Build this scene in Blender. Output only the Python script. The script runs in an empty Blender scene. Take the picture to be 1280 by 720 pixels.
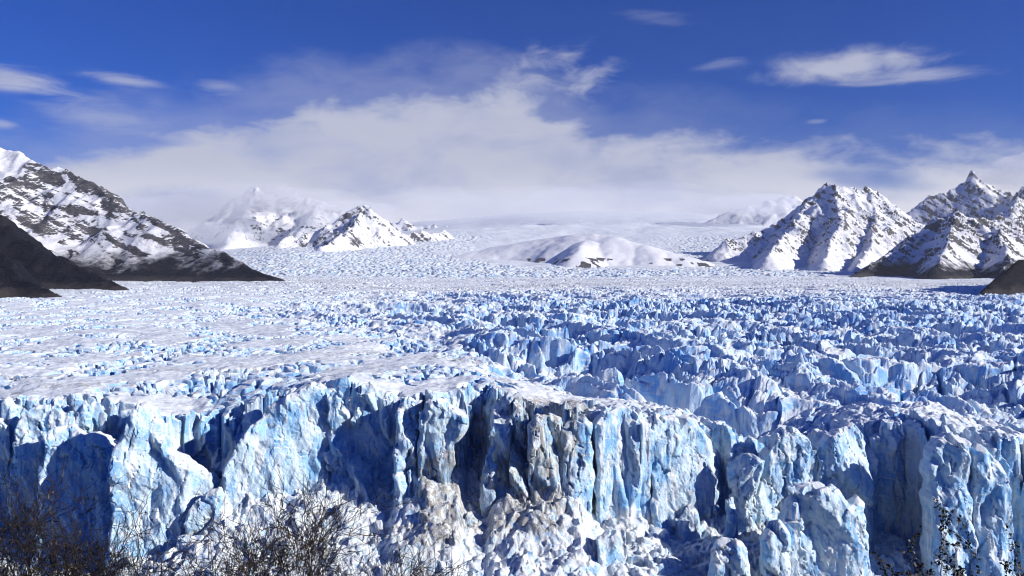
import bpy, math, random
import numpy as np

# ------------------------------------------------------------------ camera, sky, sun, exposure
sc = bpy.context.scene
COL = sc.collection
CZ, FPX, HY = 116.0, 1005.0, 330.0          # eye height over the lake, focal length in photo pixels, horizon row


def W(px, py, d):
    """a point seen at photo pixel (px, py), d metres ahead"""
    return ((px - 640.0) / FPX * d, d, CZ + (HY - py) / FPX * d)


cam_d = bpy.data.cameras.new('camera')
cam = bpy.data.objects.new('camera', cam_d)
COL.objects.link(cam)
cam.location = (0, 0, CZ)
cam.rotation_euler = (math.radians(90), 0, 0)
cam_d.sensor_width = 36.0
cam_d.lens = 36.0 * FPX / 1280.0
cam_d.shift_y = (HY - 360.0) / 1280.0
cam_d.clip_start = 0.2
cam_d.clip_end = 60000
sc.camera = cam

SUN_EL, SUN_AZ = math.radians(24.5), math.radians(109)     # azimuth clockwise from straight ahead
sun_dir = (math.sin(SUN_AZ) * math.cos(SUN_EL), math.cos(SUN_AZ) * math.cos(SUN_EL), math.sin(SUN_EL))
sd = bpy.data.lights.new('sun', 'SUN')
sd.energy = 5.0
sd.angle = math.radians(0.5)
sd.color = (1.0, 0.95, 0.87)
sun = bpy.data.objects.new('sun', sd)
COL.objects.link(sun)
from mathutils import Vector
sun.rotation_euler = Vector(sun_dir).to_track_quat('Z', 'Y').to_euler()

vs = sc.view_settings
vs.view_transform = 'Standard'
vs.look = 'None'
vs.gamma = 1
vs.exposure = 0.1
vs.use_curve_mapping = False
try:
    sc.cycles.use_denoising = True
    sc.cycles.denoiser = 'OPENIMAGEDENOISE'
    sc.cycles.max_bounces = 6
    sc.cycles.diffuse_bounces = 1
    sc.cycles.volume_bounces = 2
    sc.cycles.pixel_filter_type = 'BLACKMAN_HARRIS'
    sc.cycles.filter_width = 1.1
    sc.cycles.caustics_reflective = False
    sc.cycles.caustics_refractive = False
    sc.cycles.use_adaptive_sampling = True
    sc.cycles.adaptive_threshold = 0.02
except Exception:
    pass


class NT:
    """small helper to write node trees as expressions"""

    def __init__(self, nt):
        self.nt = nt

    def n(self, typ, **kw):
        nd = self.nt.nodes.new(typ)
        for k, v in kw.items():
            setattr(nd, k, v)
        return nd

    def link(self, a, b):
        self.nt.links.new(a, b)

    def put(self, sock, v):
        if isinstance(v, (int, float)):
            sock.default_value = v
        elif isinstance(v, (tuple, list)):
            sock.default_value = v
        else:
            self.link(v, sock)

    def m(self, op, a, b=None, c=None, clamp=False):
        nd = self.n('ShaderNodeMath', operation=op)
        nd.use_clamp = clamp
        self.put(nd.inputs[0], a)
        if b is not None:
            self.put(nd.inputs[1], b)
        if c is not None:
            self.put(nd.inputs[2], c)
        return nd.outputs[0]

    def ss(self, v, a, b, to0=0.0, to1=1.0):
        nd = self.n('ShaderNodeMapRange', interpolation_type='SMOOTHSTEP')
        self.put(nd.inputs['Value'], v)
        self.put(nd.inputs['From Min'], a)
        self.put(nd.inputs['From Max'], b)
        self.put(nd.inputs['To Min'], to0)
        self.put(nd.inputs['To Max'], to1)
        return nd.outputs['Result']

    def mix(self, f, a, b, blend='MIX'):
        nd = self.n('ShaderNodeMix', data_type='RGBA', blend_type=blend)
        self.put(nd.inputs[0], f)
        self.put(nd.inputs[6], a if not isinstance(a, tuple) else (*a, 1)[:4])
        self.put(nd.inputs[7], b if not isinstance(b, tuple) else (*b, 1)[:4])
        return nd.outputs[2]

    def noise(self, vec, scale, detail=4, rough=0.55, dist=0.0, lac=2.0):
        nd = self.n('ShaderNodeTexNoise')
        if vec is not None:
            self.link(vec, nd.inputs['Vector'])
        nd.inputs['Scale'].default_value = scale
        nd.inputs['Detail'].default_value = detail
        nd.inputs['Roughness'].default_value = rough
        nd.inputs['Lacunarity'].default_value = lac
        nd.inputs['Distortion'].default_value = dist
        return nd.outputs['Fac']

    def comb(self, x, y, z):
        nd = self.n('ShaderNodeCombineXYZ')
        self.put(nd.inputs[0], x)
        self.put(nd.inputs[1], y)
        self.put(nd.inputs[2], z)
        return nd.outputs[0]

    def sep(self, v):
        nd = self.n('ShaderNodeSeparateXYZ')
        self.link(v, nd.inputs[0])
        return nd.outputs

    def scale(self, v, s):
        nd = self.n('ShaderNodeVectorMath', operation='MULTIPLY')
        self.link(v, nd.inputs[0])
        nd.inputs[1].default_value = s
        return nd.outputs[0]

    def curve(self, v, pts):
        nd = self.n('ShaderNodeFloatCurve')
        c = nd.mapping.curves[0]
        while len(c.points) < len(pts):
            c.points.new(0.5, 0.5)
        for p, q in zip(c.points, pts):
            p.location = q
        nd.mapping.update()
        self.put(nd.inputs['Value'], v)
        return nd.outputs[0]


# ---- world: Nishita sky with the day's clouds in it
world = bpy.data.worlds.new('World')
sc.world = world
world.use_nodes = True
wt = world.node_tree
wt.nodes.clear()
w = NT(wt)
sky = w.n('ShaderNodeTexSky', sky_type='NISHITA')
sky.sun_disc = False
sky.sun_elevation = SUN_EL
sky.sun_rotation = SUN_AZ
sky.altitude = 200
sky.air_density = 1.0
sky.dust_density = 0.15
sky.ozone_density = 5.0
SKY_STRENGTH = 0.05
sky_col = w.mix(1.0, sky.outputs[0], (0.12, 0.55, 1.62), 'MULTIPLY')
dirv = w.n('ShaderNodeTexCoord').outputs['Generated']
dx, dy, dz = w.sep(dirv)
U = w.m('ARCTAN2', dx, dy)                    # azimuth from straight ahead
V = w.m('ARCSINE', dz)                        # elevation


def au(px): return math.atan((px - 640) / FPX)
def av(py, px=640): return math.atan((HY - py) / FPX * math.cos(au(px)))


uv = w.comb(U, V, 0.0)
# low cloud bank over the ice cap: its upper edge follows the azimuth
u01 = w.m('MULTIPLY_ADD', U, 1 / 1.4, 0.5)
edge_px = [(-300, 215), (-60, 205), (60, 185), (160, 165), (270, 145), (400, 120), (520, 108), (620, 100), (690, 112), (740, 150), (820, 160), (930, 168), (1040, 175), (1160, 178), (1300, 180), (1600, 190)]
edge = w.curve(u01, [(au(p) / 1.4 + 0.5, av(q, p) * 2.5) for p, q in edge_px])
edge = w.m('DIVIDE', edge, 2.5)
nb = w.noise(w.scale(uv, (3.0, 7.0, 1)), 2.2, 6, 0.55, 0.3)
nf = w.noise(w.scale(uv, (6.0, 13.0, 1)), 4.0, 7, 0.58, 0.5)
nb0 = w.m('SUBTRACT', nb, 0.5)
nf0 = w.m('SUBTRACT', nf, 0.5)
e2 = w.m('ADD', edge, w.m('ADD', w.m('MULTIPLY', nb0, 0.10), w.m('MULTIPLY', nf0, 0.05)))
below = w.m('SUBTRACT', e2, V)
bank = w.ss(below, -0.012, 0.042)
thin = w.ss(nb, 0.30, 0.58, 0.68, 1.0)
low = w.ss(V, 0.04, 0.12, 1.0, 0.0)
bank = w.m('MULTIPLY', bank, w.m('MAXIMUM', thin, low))
# blue gap under the veil, right of the middle
def blob(px, py, rx, ry, k=1.0, sharp=(0.35, 0.75), nz=None, rot=0.0, mx=1.0):
    du = w.m('SUBTRACT', U, au(px))
    dv = w.m('SUBTRACT', V, av(py, px))
    if rot:
        dv = w.m('ADD', dv, w.m('MULTIPLY', du, -rot))
    a = w.m('POWER', w.m('DIVIDE', du, rx / FPX), 2.0)
    b = w.m('POWER', w.m('DIVIDE', dv, ry / FPX), 2.0)
    g = w.m('EXPONENT', w.m('MULTIPLY', w.m('ADD', a, b), -1.0))
    s = w.m('ADD', g, w.m('MULTIPLY', nz if nz is not None else nf0, k))
    s = w.m('MULTIPLY', s, w.m('POWER', g, 0.35))
    return w.m('MULTIPLY', w.ss(s, sharp[0], sharp[1]), mx)


gap = blob(1080, 224, 90, 18, 0.8, (0.3, 1.0), rot=-0.15)
gap2 = blob(930, 186, 130, 9, 0.6, (0.3, 0.9))
gap3 = blob(700, 138, 55, 22, 1.2, (0.35, 0.8), rot=0.1)
gap4 = blob(150, 178, 110, 10, 0.6, (0.3, 0.9), rot=0.05)
for g_, k_ in ((gap, 0.6), (gap2, 0.3), (gap3, 0.65), (gap4, 0.4)):
    bank = w.m('MULTIPLY', bank, w.m('SUBTRACT', 1.0, w.m('MULTIPLY', g_, k_)))
ns = w.m('SUBTRACT', w.noise(w.scale(uv, (5.0, 26.0, 1)), 3.0, 7, 0.6, 0.6), 0.5)
parts = [blob(1055, 82, 115, 22, 1.2, (0.2, 1.05), nf0, 0.02, 0.85), blob(1130, 97, 110, 12, 1.6, (0.3, 1.2), ns, -0.02, 0.6),
         blob(905, 80, 50, 10, 1.8, (0.35, 1.4), ns, 0.1, 0.35),
         blob(15, 102, 70, 18, 1.6, (0.2, 1.3), ns, -0.05, 0.85), blob(155, 101, 55, 12, 1.6, (0.25, 1.3), ns, -0.06, 0.65),
         blob(272, 107, 34, 12, 1.6, (0.25, 1.3), ns, 0.0, 0.5), blob(125, 142, 90, 30, 1.6, (0.25, 1.4), ns, -0.1, 0.45),
         blob(690, 75, 60, 24, 2.6, (0.3, 1.5), nf0, 0.1, 0.55), blob(730, 105, 50, 34, 2.6, (0.3, 1.5), nf0, 0.3, 0.65),
         blob(640, 110, 60, 30, 1.6, (0.35, 1.1), nf0, 0.2, 0.5),
         blob(0, 155, 25, 9, 1.2, (0.35, 1.0), ns, 0, 0.5), blob(1022, 151, 18, 5, 1.2, (0.35, 1.0), ns, 0, 0.3),
         blob(820, 22, 70, 14, 1.8, (0.4, 1.2), ns, -0.1, 0.16)]
veil = w.m('MULTIPLY', w.m('MULTIPLY', w.ss(below, -0.06, 0.01), w.ss(U, au(1000), au(640), 0.10, 0.32)), w.ss(nb, 0.25, 0.6, 0.6, 1.0))
cl = w.m('MAXIMUM', bank, veil)
for p in parts:
    cl = w.m('SUBTRACT', 1.0, w.m('MULTIPLY', w.m('SUBTRACT', 1.0, cl), w.m('SUBTRACT', 1.0, p)))
cl = w.m('MULTIPLY', cl, 0.96)
front = w.ss(dy, 0.05, 0.35)
cl = w.m('MULTIPLY', cl, front)
tone = w.m('ADD', w.m('MULTIPLY', nb0, 0.7), w.m('MULTIPLY', w.ss(V, 0.02, 0.2), 0.25))
tone = w.m('ADD', 0.5, tone, clamp=True)
c_cloud = w.mix(tone, (0.60, 0.60, 0.655), (0.45, 0.48, 0.61))
c_cloud = w.mix(w.m('MULTIPLY', w.ss(V, 0.03, 0.13, 1.0, 0.0), w.ss(nb, 0.25, 0.6, 0.55, 1.0)), c_cloud, (0.82, 0.80, 0.84))
bg1 = w.n('ShaderNodeBackground')
w.link(sky_col, bg1.inputs[0])
bg1.inputs[1].default_value = SKY_STRENGTH
bg2 = w.n('ShaderNodeBackground')
w.link(c_cloud, bg2.inputs[0])
bg2.inputs[1].default_value = 1.0
mx = w.n('ShaderNodeMixShader')
w.link(cl, mx.inputs[0])
w.link(bg1.outputs[0], mx.inputs[1])
w.link(bg2.outputs[0], mx.inputs[2])
out = w.n('ShaderNodeOutputWorld')
w.link(mx.outputs[0], out.inputs[0])
world.cycles.sampling_method = 'MANUAL'
world.cycles.sample_map_resolution = 512

# ------------------------------------------------------------------ numeric helpers
u32 = np.uint32


def _h(ix, iy, iz, seed):
    h = ix.astype(np.int64).astype(u32) * u32(374761393) + iy.astype(np.int64).astype(u32) * u32(668265263)
    if iz is not None:
        h = h + iz.astype(np.int64).astype(u32) * u32(2147483647 - 58)
    h = h + u32((seed * 2246822519) & 0xFFFFFFFF)
    h = (h ^ (h >> u32(13))) * u32(1274126177)
    h = (h ^ (h >> u32(15))) * u32(2246822519)
    return h ^ (h >> u32(16))


_ang = np.arange(256) / 256.0 * 2 * np.pi
_GX, _GY = np.cos(_ang).astype(np.float32), np.sin(_ang).astype(np.float32)
_rs = np.random.RandomState(5)
_G3 = _rs.normal(size=(256, 3)).astype(np.float32)
_G3 /= np.linalg.norm(_G3, axis=1)[:, None]


def perlin2(x, y, seed=0):
    x = np.asarray(x, np.float32); y = np.asarray(y, np.float32)
    ix = np.floor(x); iy = np.floor(y)
    fx = x - ix; fy = y - iy
    ux = fx * fx * fx * (fx * (fx * 6 - 15) + 10)
    uy = fy * fy * fy * (fy * (fy * 6 - 15) + 10)

    def g(i, j):
        k = _h(ix + i, iy + j, None, seed) & u32(255)
        return _GX[k] * (fx - i) + _GY[k] * (fy - j)
    a = g(0, 0); a = a + ux * (g(1, 0) - a)
    b = g(0, 1); b = b + ux * (g(1, 1) - b)
    return (a + uy * (b - a)) * 1.5


def perlin3(x, y, z, seed=0):
    ix = np.floor(x); iy = np.floor(y); iz = np.floor(z)
    fx = x - ix; fy = y - iy; fz = z - iz
    f = lambda t: t * t * t * (t * (t * 6 - 15) + 10)
    ux, uy, uz = f(fx), f(fy), f(fz)

    def g(i, j, k):
        q = _h(ix + i, iy + j, iz + k, seed) & u32(255)
        G = _G3[q]
        return G[..., 0] * (fx - i) + G[..., 1] * (fy - j) + G[..., 2] * (fz - k)

    def lx(j, k):
        a = g(0, j, k)
        return a + ux * (g(1, j, k) - a)

    def ly(k):
        a = lx(0, k)
        return a + uy * (lx(1, k) - a)
    a = ly(0)
    return (a + uz * (ly(1) - a)) * 1.4


def fbm2(x, y, seed, octv=4, gain=0.5, lac=2.03):
    s = 0; a = 1.0
    for i in range(octv):
        s = s + a * perlin2(x + i * 17.3, y - i * 9.1, seed + i)
        x = x * lac; y = y * lac; a *= gain
    return s


def ridged2(x, y, seed, octv=5, gain=0.5, lac=2.05):
    s = 0; a = 1.0; prev = 1.0
    for i in range(octv):
        n = 1 - np.abs(perlin2(x + i * 31.7, y + i * 11.9, seed + i))
        n = n * n
        s = s + a * n * prev
        prev = n
        x = x * lac; y = y * lac; a *= gain
    return s


def fbm3(p, sc_, seed, octv=3, gain=0.5):
    x, y, z = p[:, 0] / sc_, p[:, 1] / sc_, p[:, 2] / sc_
    s = 0; a = 1.0
    for i in range(octv):
        s = s + a * perlin3(x + 7.7 * i, y, z, seed + i)
        x = x * 2.03; y = y * 2.03; z = z * 2.03; a *= gain
    return s


def _r01(h, k):
    h = (h + u32((k * 0x9E3779B9) & 0xFFFFFFFF))
    h = (h ^ (h >> u32(16))) * u32(0x7feb352d)
    h = (h ^ (h >> u32(15))) * u32(0x846ca68b)
    h = h ^ (h >> u32(16))
    return (h & u32(0xFFFFFF)).astype(np.float32) / np.float32(0xFFFFFF)


def worley2(x, y, seed, jit=0.9):
    """F1, F2, cell hash, offset from the cell's seed point"""
    x = np.asarray(x, np.float32); y = np.asarray(y, np.float32)
    ix = np.floor(x); iy = np.floor(y)
    F1 = np.full(x.shape, 9e9, np.float32); F2 = F1.copy()
    ID = np.zeros(x.shape, u32)
    OX = np.zeros(x.shape, np.float32); OY = OX.copy()
    for i in (-1, 0, 1):
        for j in (-1, 0, 1):
            h = _h(ix + i, iy + j, None, seed)
            ox = x - (ix + i + 0.5 + (_r01(h, 1) - 0.5) * jit)
            oy = y - (iy + j + 0.5 + (_r01(h, 2) - 0.5) * jit)
            dd = np.sqrt(ox * ox + oy * oy)
            c = dd < F1
            F2 = np.where(c, F1, np.minimum(F2, dd))
            F1 = np.where(c, dd, F1)
            ID = np.where(c, h, ID)
            OX = np.where(c, ox, OX); OY = np.where(c, oy, OY)
    return F1, F2, ID, OX, OY


def worley3(p, sc_, seed, jit=0.95):
    x, y, z = (p / np.asarray(sc_, np.float32)).T
    ix = np.floor(x); iy = np.floor(y); iz = np.floor(z)
    F1 = np.full(x.shape, 9e9, np.float32); F2 = F1.copy()
    ID = np.zeros(x.shape, u32)
    O = np.zeros((3,) + x.shape, np.float32)
    for i in (-1, 0, 1):
        for j in (-1, 0, 1):
            for k in (-1, 0, 1):
                h = _h(ix + i, iy + j, iz + k, seed)
                ox = x - (ix + i + 0.5 + (_r01(h, 1) - 0.5) * jit)
                oy = y - (iy + j + 0.5 + (_r01(h, 2) - 0.5) * jit)
                oz = z - (iz + k + 0.5 + (_r01(h, 3) - 0.5) * jit)
                dd = np.sqrt(ox * ox + oy * oy + oz * oz)
                c = dd < F1
                F2 = np.where(c, F1, np.minimum(F2, dd))
                F1 = np.where(c, dd, F1)
                ID = np.where(c, h, ID)
                O[0] = np.where(c, ox, O[0]); O[1] = np.where(c, oy, O[1]); O[2] = np.where(c, oz, O[2])
    return F1, F2, ID, O


def sst(a, b, v):
    t = np.clip((v - a) / (b - a), 0, 1)
    return t * t * (3 - 2 * t)


def lerp_pts(v, pts):
    p = np.asarray(pts, float)
    return np.interp(v, p[:, 0], p[:, 1]).astype(np.float32)


def facets(ID, OX, OY, tilt):
    """a random height in -1..1 and a random tilt for every Worley cell"""
    return (_r01(ID, 5) * 2 - 1) + tilt * ((_r01(ID, 6) * 2 - 1) * OX + (_r01(ID, 7) * 2 - 1) * OY)


def planes2(u, v, seed, waves=((31, 3.6), (17, 2.2), (9, 0.8), (4.5, 0.28))):
    """crystalline relief: crossing sets of planes whose creases run mostly upright"""
    rr = np.random.RandomState(seed)
    s = 0
    u = u + (v - 40) * 0.75 * perlin2(u / 62 + 0.37 * seed, v * 0 + 0.5, seed + 3)      # slabs lean this way and that
    for lam, am in waves:
        for q in range(2):
            an = rr.uniform(-0.55, 0.55) if q == 0 else rr.uniform(0.5, 1.1) * rr.choice([-1, 1])
            ph = (u * math.cos(an) + v * math.sin(an)) / lam + rr.uniform(0, 9) + 0.55 * fbm2(u / (lam * 1.4), v / (lam * 2.2), seed + 7 * q + int(lam), 2)
            tri = np.abs(ph - np.floor(ph) - 0.5) * 4 - 1
            s = s + am * (1.0 if q == 0 else 0.6) * tri * (0.5 + 0.9 * np.abs(fbm2(u / (lam * 2.1) + 3, v / (lam * 2.1), seed + 31 + q, 1)))
    return s


def mesh_from(name, V, F, mat, smooth=True, attrs=None):
    me = bpy.data.meshes.new(name)
    V = np.ascontiguousarray(V, np.float32); F = np.ascontiguousarray(F, np.int32)
    me.vertices.add(len(V)); me.vertices.foreach_set('co', V.ravel())
    k = F.shape[1]
    me.loops.add(F.size); me.loops.foreach_set('vertex_index', F.ravel())
    me.polygons.add(len(F)); me.polygons.foreach_set('loop_start', np.arange(0, F.size, k, dtype=np.int32))
    me.update(calc_edges=True)
    if smooth:
        me.polygons.foreach_set('use_smooth', np.ones(len(F), bool))
    else:
        me.polygons.foreach_set('use_smooth', np.zeros(len(F), bool))
    for kk, vv in (attrs or {}).items():
        at = me.attributes.new(kk, 'FLOAT', 'POINT')
        at.data.foreach_set('value', np.ascontiguousarray(vv, np.float32).ravel())
    me.materials.append(mat)
    o = bpy.data.objects.new(name, me)
    COL.objects.link(o)
    return o


def grid_faces(nr, nc):
    i = np.arange(nr * nc, dtype=np.int32).reshape(nr, nc)
    return np.stack([i[:-1, :-1], i[:-1, 1:], i[1:, 1:], i[1:, :-1]], -1).reshape(-1, 4)


def tag(o, label=None, cat=None, group=None, kind=None):
    if label: o['label'] = label
    if cat: o['category'] = cat
    if group: o['group'] = group
    if kind: o['kind'] = kind
    return o


def surface_nets(f, org, h):
    """mesh of f = 0 (f > 0 inside)"""
    s = f > 0
    nx, ny, nz = f.shape
    cnt = np.zeros((nx - 1, ny - 1, nz - 1), np.uint8)
    for i in (0, 1):
        for j in (0, 1):
            for k in (0, 1):
                cnt += s[i:nx - 1 + i, j:ny - 1 + j, k:nz - 1 + k]
    act = (cnt > 0) & (cnt < 8)
    del cnt
    I, J, K = np.nonzero(act)
    n = len(I)
    cv = {}
    for i in (0, 1):
        for j in (0, 1):
            for k in (0, 1):
                cv[i, j, k] = f[I + i, J + j, K + k]
    acc = np.zeros((n, 3), np.float32); num = np.zeros(n, np.float32)
    for a in range(3):
        for p in (0, 1):
            for q in (0, 1):
                c0 = [p, q]; c0.insert(a, 0); c1 = [p, q]; c1.insert(a, 1)
                v0 = cv[tuple(c0)]; v1 = cv[tuple(c1)]
                x = (v0 > 0) != (v1 > 0)
                t = np.where(x, v0 / np.where(x, v0 - v1, 1), 0)
                pos = np.zeros((n, 3), np.float32)
                pos[:, :] = c0
                pos[:, a] = t
                acc += pos * x[:, None]
                num += x
    V = acc / num[:, None] + np.stack([I, J, K], 1)
    V = (V * h + np.asarray(org)).astype(np.float32)
    idx = np.full(act.shape, -1, np.int32)
    idx[I, J, K] = np.arange(n, dtype=np.int32)
    Q = []
    e = np.nonzero(s[:-1, 1:-1, 1:-1] != s[1:, 1:-1, 1:-1])
    i, j, k = e[0], e[1] + 1, e[2] + 1
    q = np.stack([idx[i, j - 1, k - 1], idx[i, j, k - 1], idx[i, j, k], idx[i, j - 1, k]], 1)
    fl = s[i, j, k]; q[~fl] = q[~fl][:, ::-1]; Q.append(q)
    e = np.nonzero(s[1:-1, :-1, 1:-1] != s[1:-1, 1:, 1:-1])
    i, j, k = e[0] + 1, e[1], e[2] + 1
    q = np.stack([idx[i - 1, j, k - 1], idx[i - 1, j, k], idx[i, j, k], idx[i, j, k - 1]], 1)
    fl = s[i, j, k]; q[~fl] = q[~fl][:, ::-1]; Q.append(q)
    e = np.nonzero(s[1:-1, 1:-1, :-1] != s[1:-1, 1:-1, 1:])
    i, j, k = e[0] + 1, e[1] + 1, e[2]
    q = np.stack([idx[i - 1, j - 1, k], idx[i, j - 1, k], idx[i, j, k], idx[i - 1, j, k]], 1)
    fl = s[i, j, k]; q[~fl] = q[~fl][:, ::-1]; Q.append(q)
    return V, np.concatenate(Q)


def vnormals(V, F):
    a = V[F[:, 2]] - V[F[:, 0]]; b = V[F[:, 3]] - V[F[:, 1]]
    fn = np.cross(a, b)
    N = np.zeros_like(V)
    for k in range(4):
        for c in range(3):
            N[:, c] += np.bincount(F[:, k], fn[:, c], minlength=len(V))
    return N / (np.linalg.norm(N, axis=1)[:, None] + 1e-9)


# ------------------------------------------------------------------ materials
def new_mat(name):
    m = bpy.data.materials.new(name)
    m.use_nodes = True
    nt = m.node_tree
    nt.nodes.clear()
    t = NT(nt)
    o = t.n('ShaderNodeOutputMaterial')
    b = t.n('ShaderNodeBsdfPrincipled')
    t.link(b.outputs[0], o.inputs[0])
    return m, t, b


def attr(t, name):
    nd = t.n('ShaderNodeAttribute')
    nd.attribute_name = name
    return nd.outputs['Fac']


def ice_material(name, fine, bump_d, snow_lo=0.30, snow_hi=0.75, ice_a=(0.22, 0.50, 0.90), ice_b=(0.56, 0.75, 0.94), fac=1.0):
    m, t, b = new_mat(name)
    geo = t.n('ShaderNodeNewGeometry')
    P = geo.outputs['Position']
    nz = t.sep(geo.outputs['True Normal'])[2]
    n1 = t.noise(P, fine * 0.12, 5, 0.6)
    n2 = t.noise(P, fine * 0.5, 6, 0.62)
    n3 = t.noise(t.scale(P, (1, 1, 0.16)), fine * 0.6, 5, 0.6, 0.4)
    n6 = t.noise(t.scale(P, (0.5, 0.5, 0.35)), fine * 0.55, 8, 0.66, 0.3)
    nl = t.noise(t.comb(t.m('MULTIPLY', t.sep(P)[0], 0.10), t.m('MULTIPLY', t.sep(P)[1], 0.10), t.m('ADD', t.sep(P)[2], t.m('MULTIPLY', t.sep(P)[0], 0.12))), fine * 1.6, 5, 0.6, 0.2)
    ice = t.mix(t.ss(t.m('ADD', t.m('MULTIPLY', n1, 0.5), t.m('MULTIPLY', n6, 0.5)), 0.42, 0.56), ice_a, ice_b)
    ice = t.mix(t.ss(n3, 0.48, 0.64), ice, (0.80, 0.87, 0.93))
    ice = t.mix(t.ss(nl, 0.56, 0.66, 0.0, 0.55), ice, (0.84, 0.89, 0.93))
    k = t.m('ADD', nz, t.m('MULTIPLY', t.m('SUBTRACT', n2, 0.5), 0.9))
    snow = t.mix(t.ss(n2, 0.3, 0.7), (0.80, 0.86, 0.90), (0.88, 0.915, 0.92))
    col = t.mix(t.m('MAXIMUM', t.ss(k, snow_lo, snow_hi), t.m('MULTIPLY', attr(t, 'crushed'), t.ss(n2, 0.36, 0.56))), ice, snow)
    dn = t.noise(t.scale(P, (1, 1, 0.16)), fine * 1.3, 8, 0.68, 0.5)
    d = attr(t, 'dirt_shade')
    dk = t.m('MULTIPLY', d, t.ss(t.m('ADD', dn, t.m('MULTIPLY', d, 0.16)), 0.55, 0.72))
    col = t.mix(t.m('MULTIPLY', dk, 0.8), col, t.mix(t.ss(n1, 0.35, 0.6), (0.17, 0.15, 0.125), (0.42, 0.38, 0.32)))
    t.link(col, b.inputs['Base Color'])
    b.inputs['Roughness'].default_value = 0.62
    b.inputs['Specular IOR Level'].default_value = 0.25
    bn = t.m('ADD', t.noise(P, fine * 1.3, 6, 0.65), t.m('MULTIPLY', t.noise(P, fine * 5.0, 4, 0.6), 0.4))
    bn = t.m('MULTIPLY', bn, bump_d)
    wp = t.n('ShaderNodeTexNoise')
    t.link(P, wp.inputs['Vector']); wp.inputs['Scale'].default_value = fine * 0.35; wp.inputs['Detail'].default_value = 3
    wv = t.n('ShaderNodeVectorMath', operation='MULTIPLY_ADD')
    t.link(wp.outputs['Color'], wv.inputs[0]); wv.inputs[1].default_value = (1.6 / fine,) * 3; t.link(P, wv.inputs[2])
    for fs, fk in ((0.26, 0.55), (0.75, 0.40), (2.1, 0.30)):
        pv = t.scale(wv.outputs[0], (1, 1, 0.45))
        vo = t.n('ShaderNodeTexVoronoi', feature='F1')
        t.link(pv, vo.inputs['Vector']); vo.inputs['Scale'].default_value = fine * fs
        of = t.n('ShaderNodeVectorMath', operation='SUBTRACT')
        t.link(pv, of.inputs[0]); t.link(vo.outputs['Position'], of.inputs[1])
        cc = t.n('ShaderNodeVectorMath', operation='SUBTRACT')
        t.link(vo.outputs['Color'], cc.inputs[0]); cc.inputs[1].default_value = (0.5, 0.5, 0.5)
        dt = t.n('ShaderNodeVectorMath', operation='DOT_PRODUCT')
        t.link(of.outputs[0], dt.inputs[0]); t.link(cc.outputs[0], dt.inputs[1])
        bn = t.m('ADD', bn, t.m('MULTIPLY', t.m('MULTIPLY', dt.outputs['Value'], t.ss(nz, 0.55, 0.9, fk * 2.0 * fac, fk * 0.25 * fac))))
    bp = t.n('ShaderNodeBump')
    bp.inputs['Strength'].default_value = 0.9
    bp.inputs['Distance'].default_value = 1.0
    t.link(bn, bp.inputs['Height'])
    t.link(bp.outputs[0], b.inputs['Normal'])
    return m


M_FRONT = ice_material('front_ice', 0.55, 0.30, ice_a=(0.25, 0.54, 0.90), ice_b=(0.60, 0.79, 0.94))
M_GLAC = ice_material('glacier_ice', 0.30, 0.45, 0.42, 0.9, fac=0.35)
M_FALL = ice_material('icefall_ice', 0.035, 1.2, 0.35, 0.85, fac=0.0)


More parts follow.
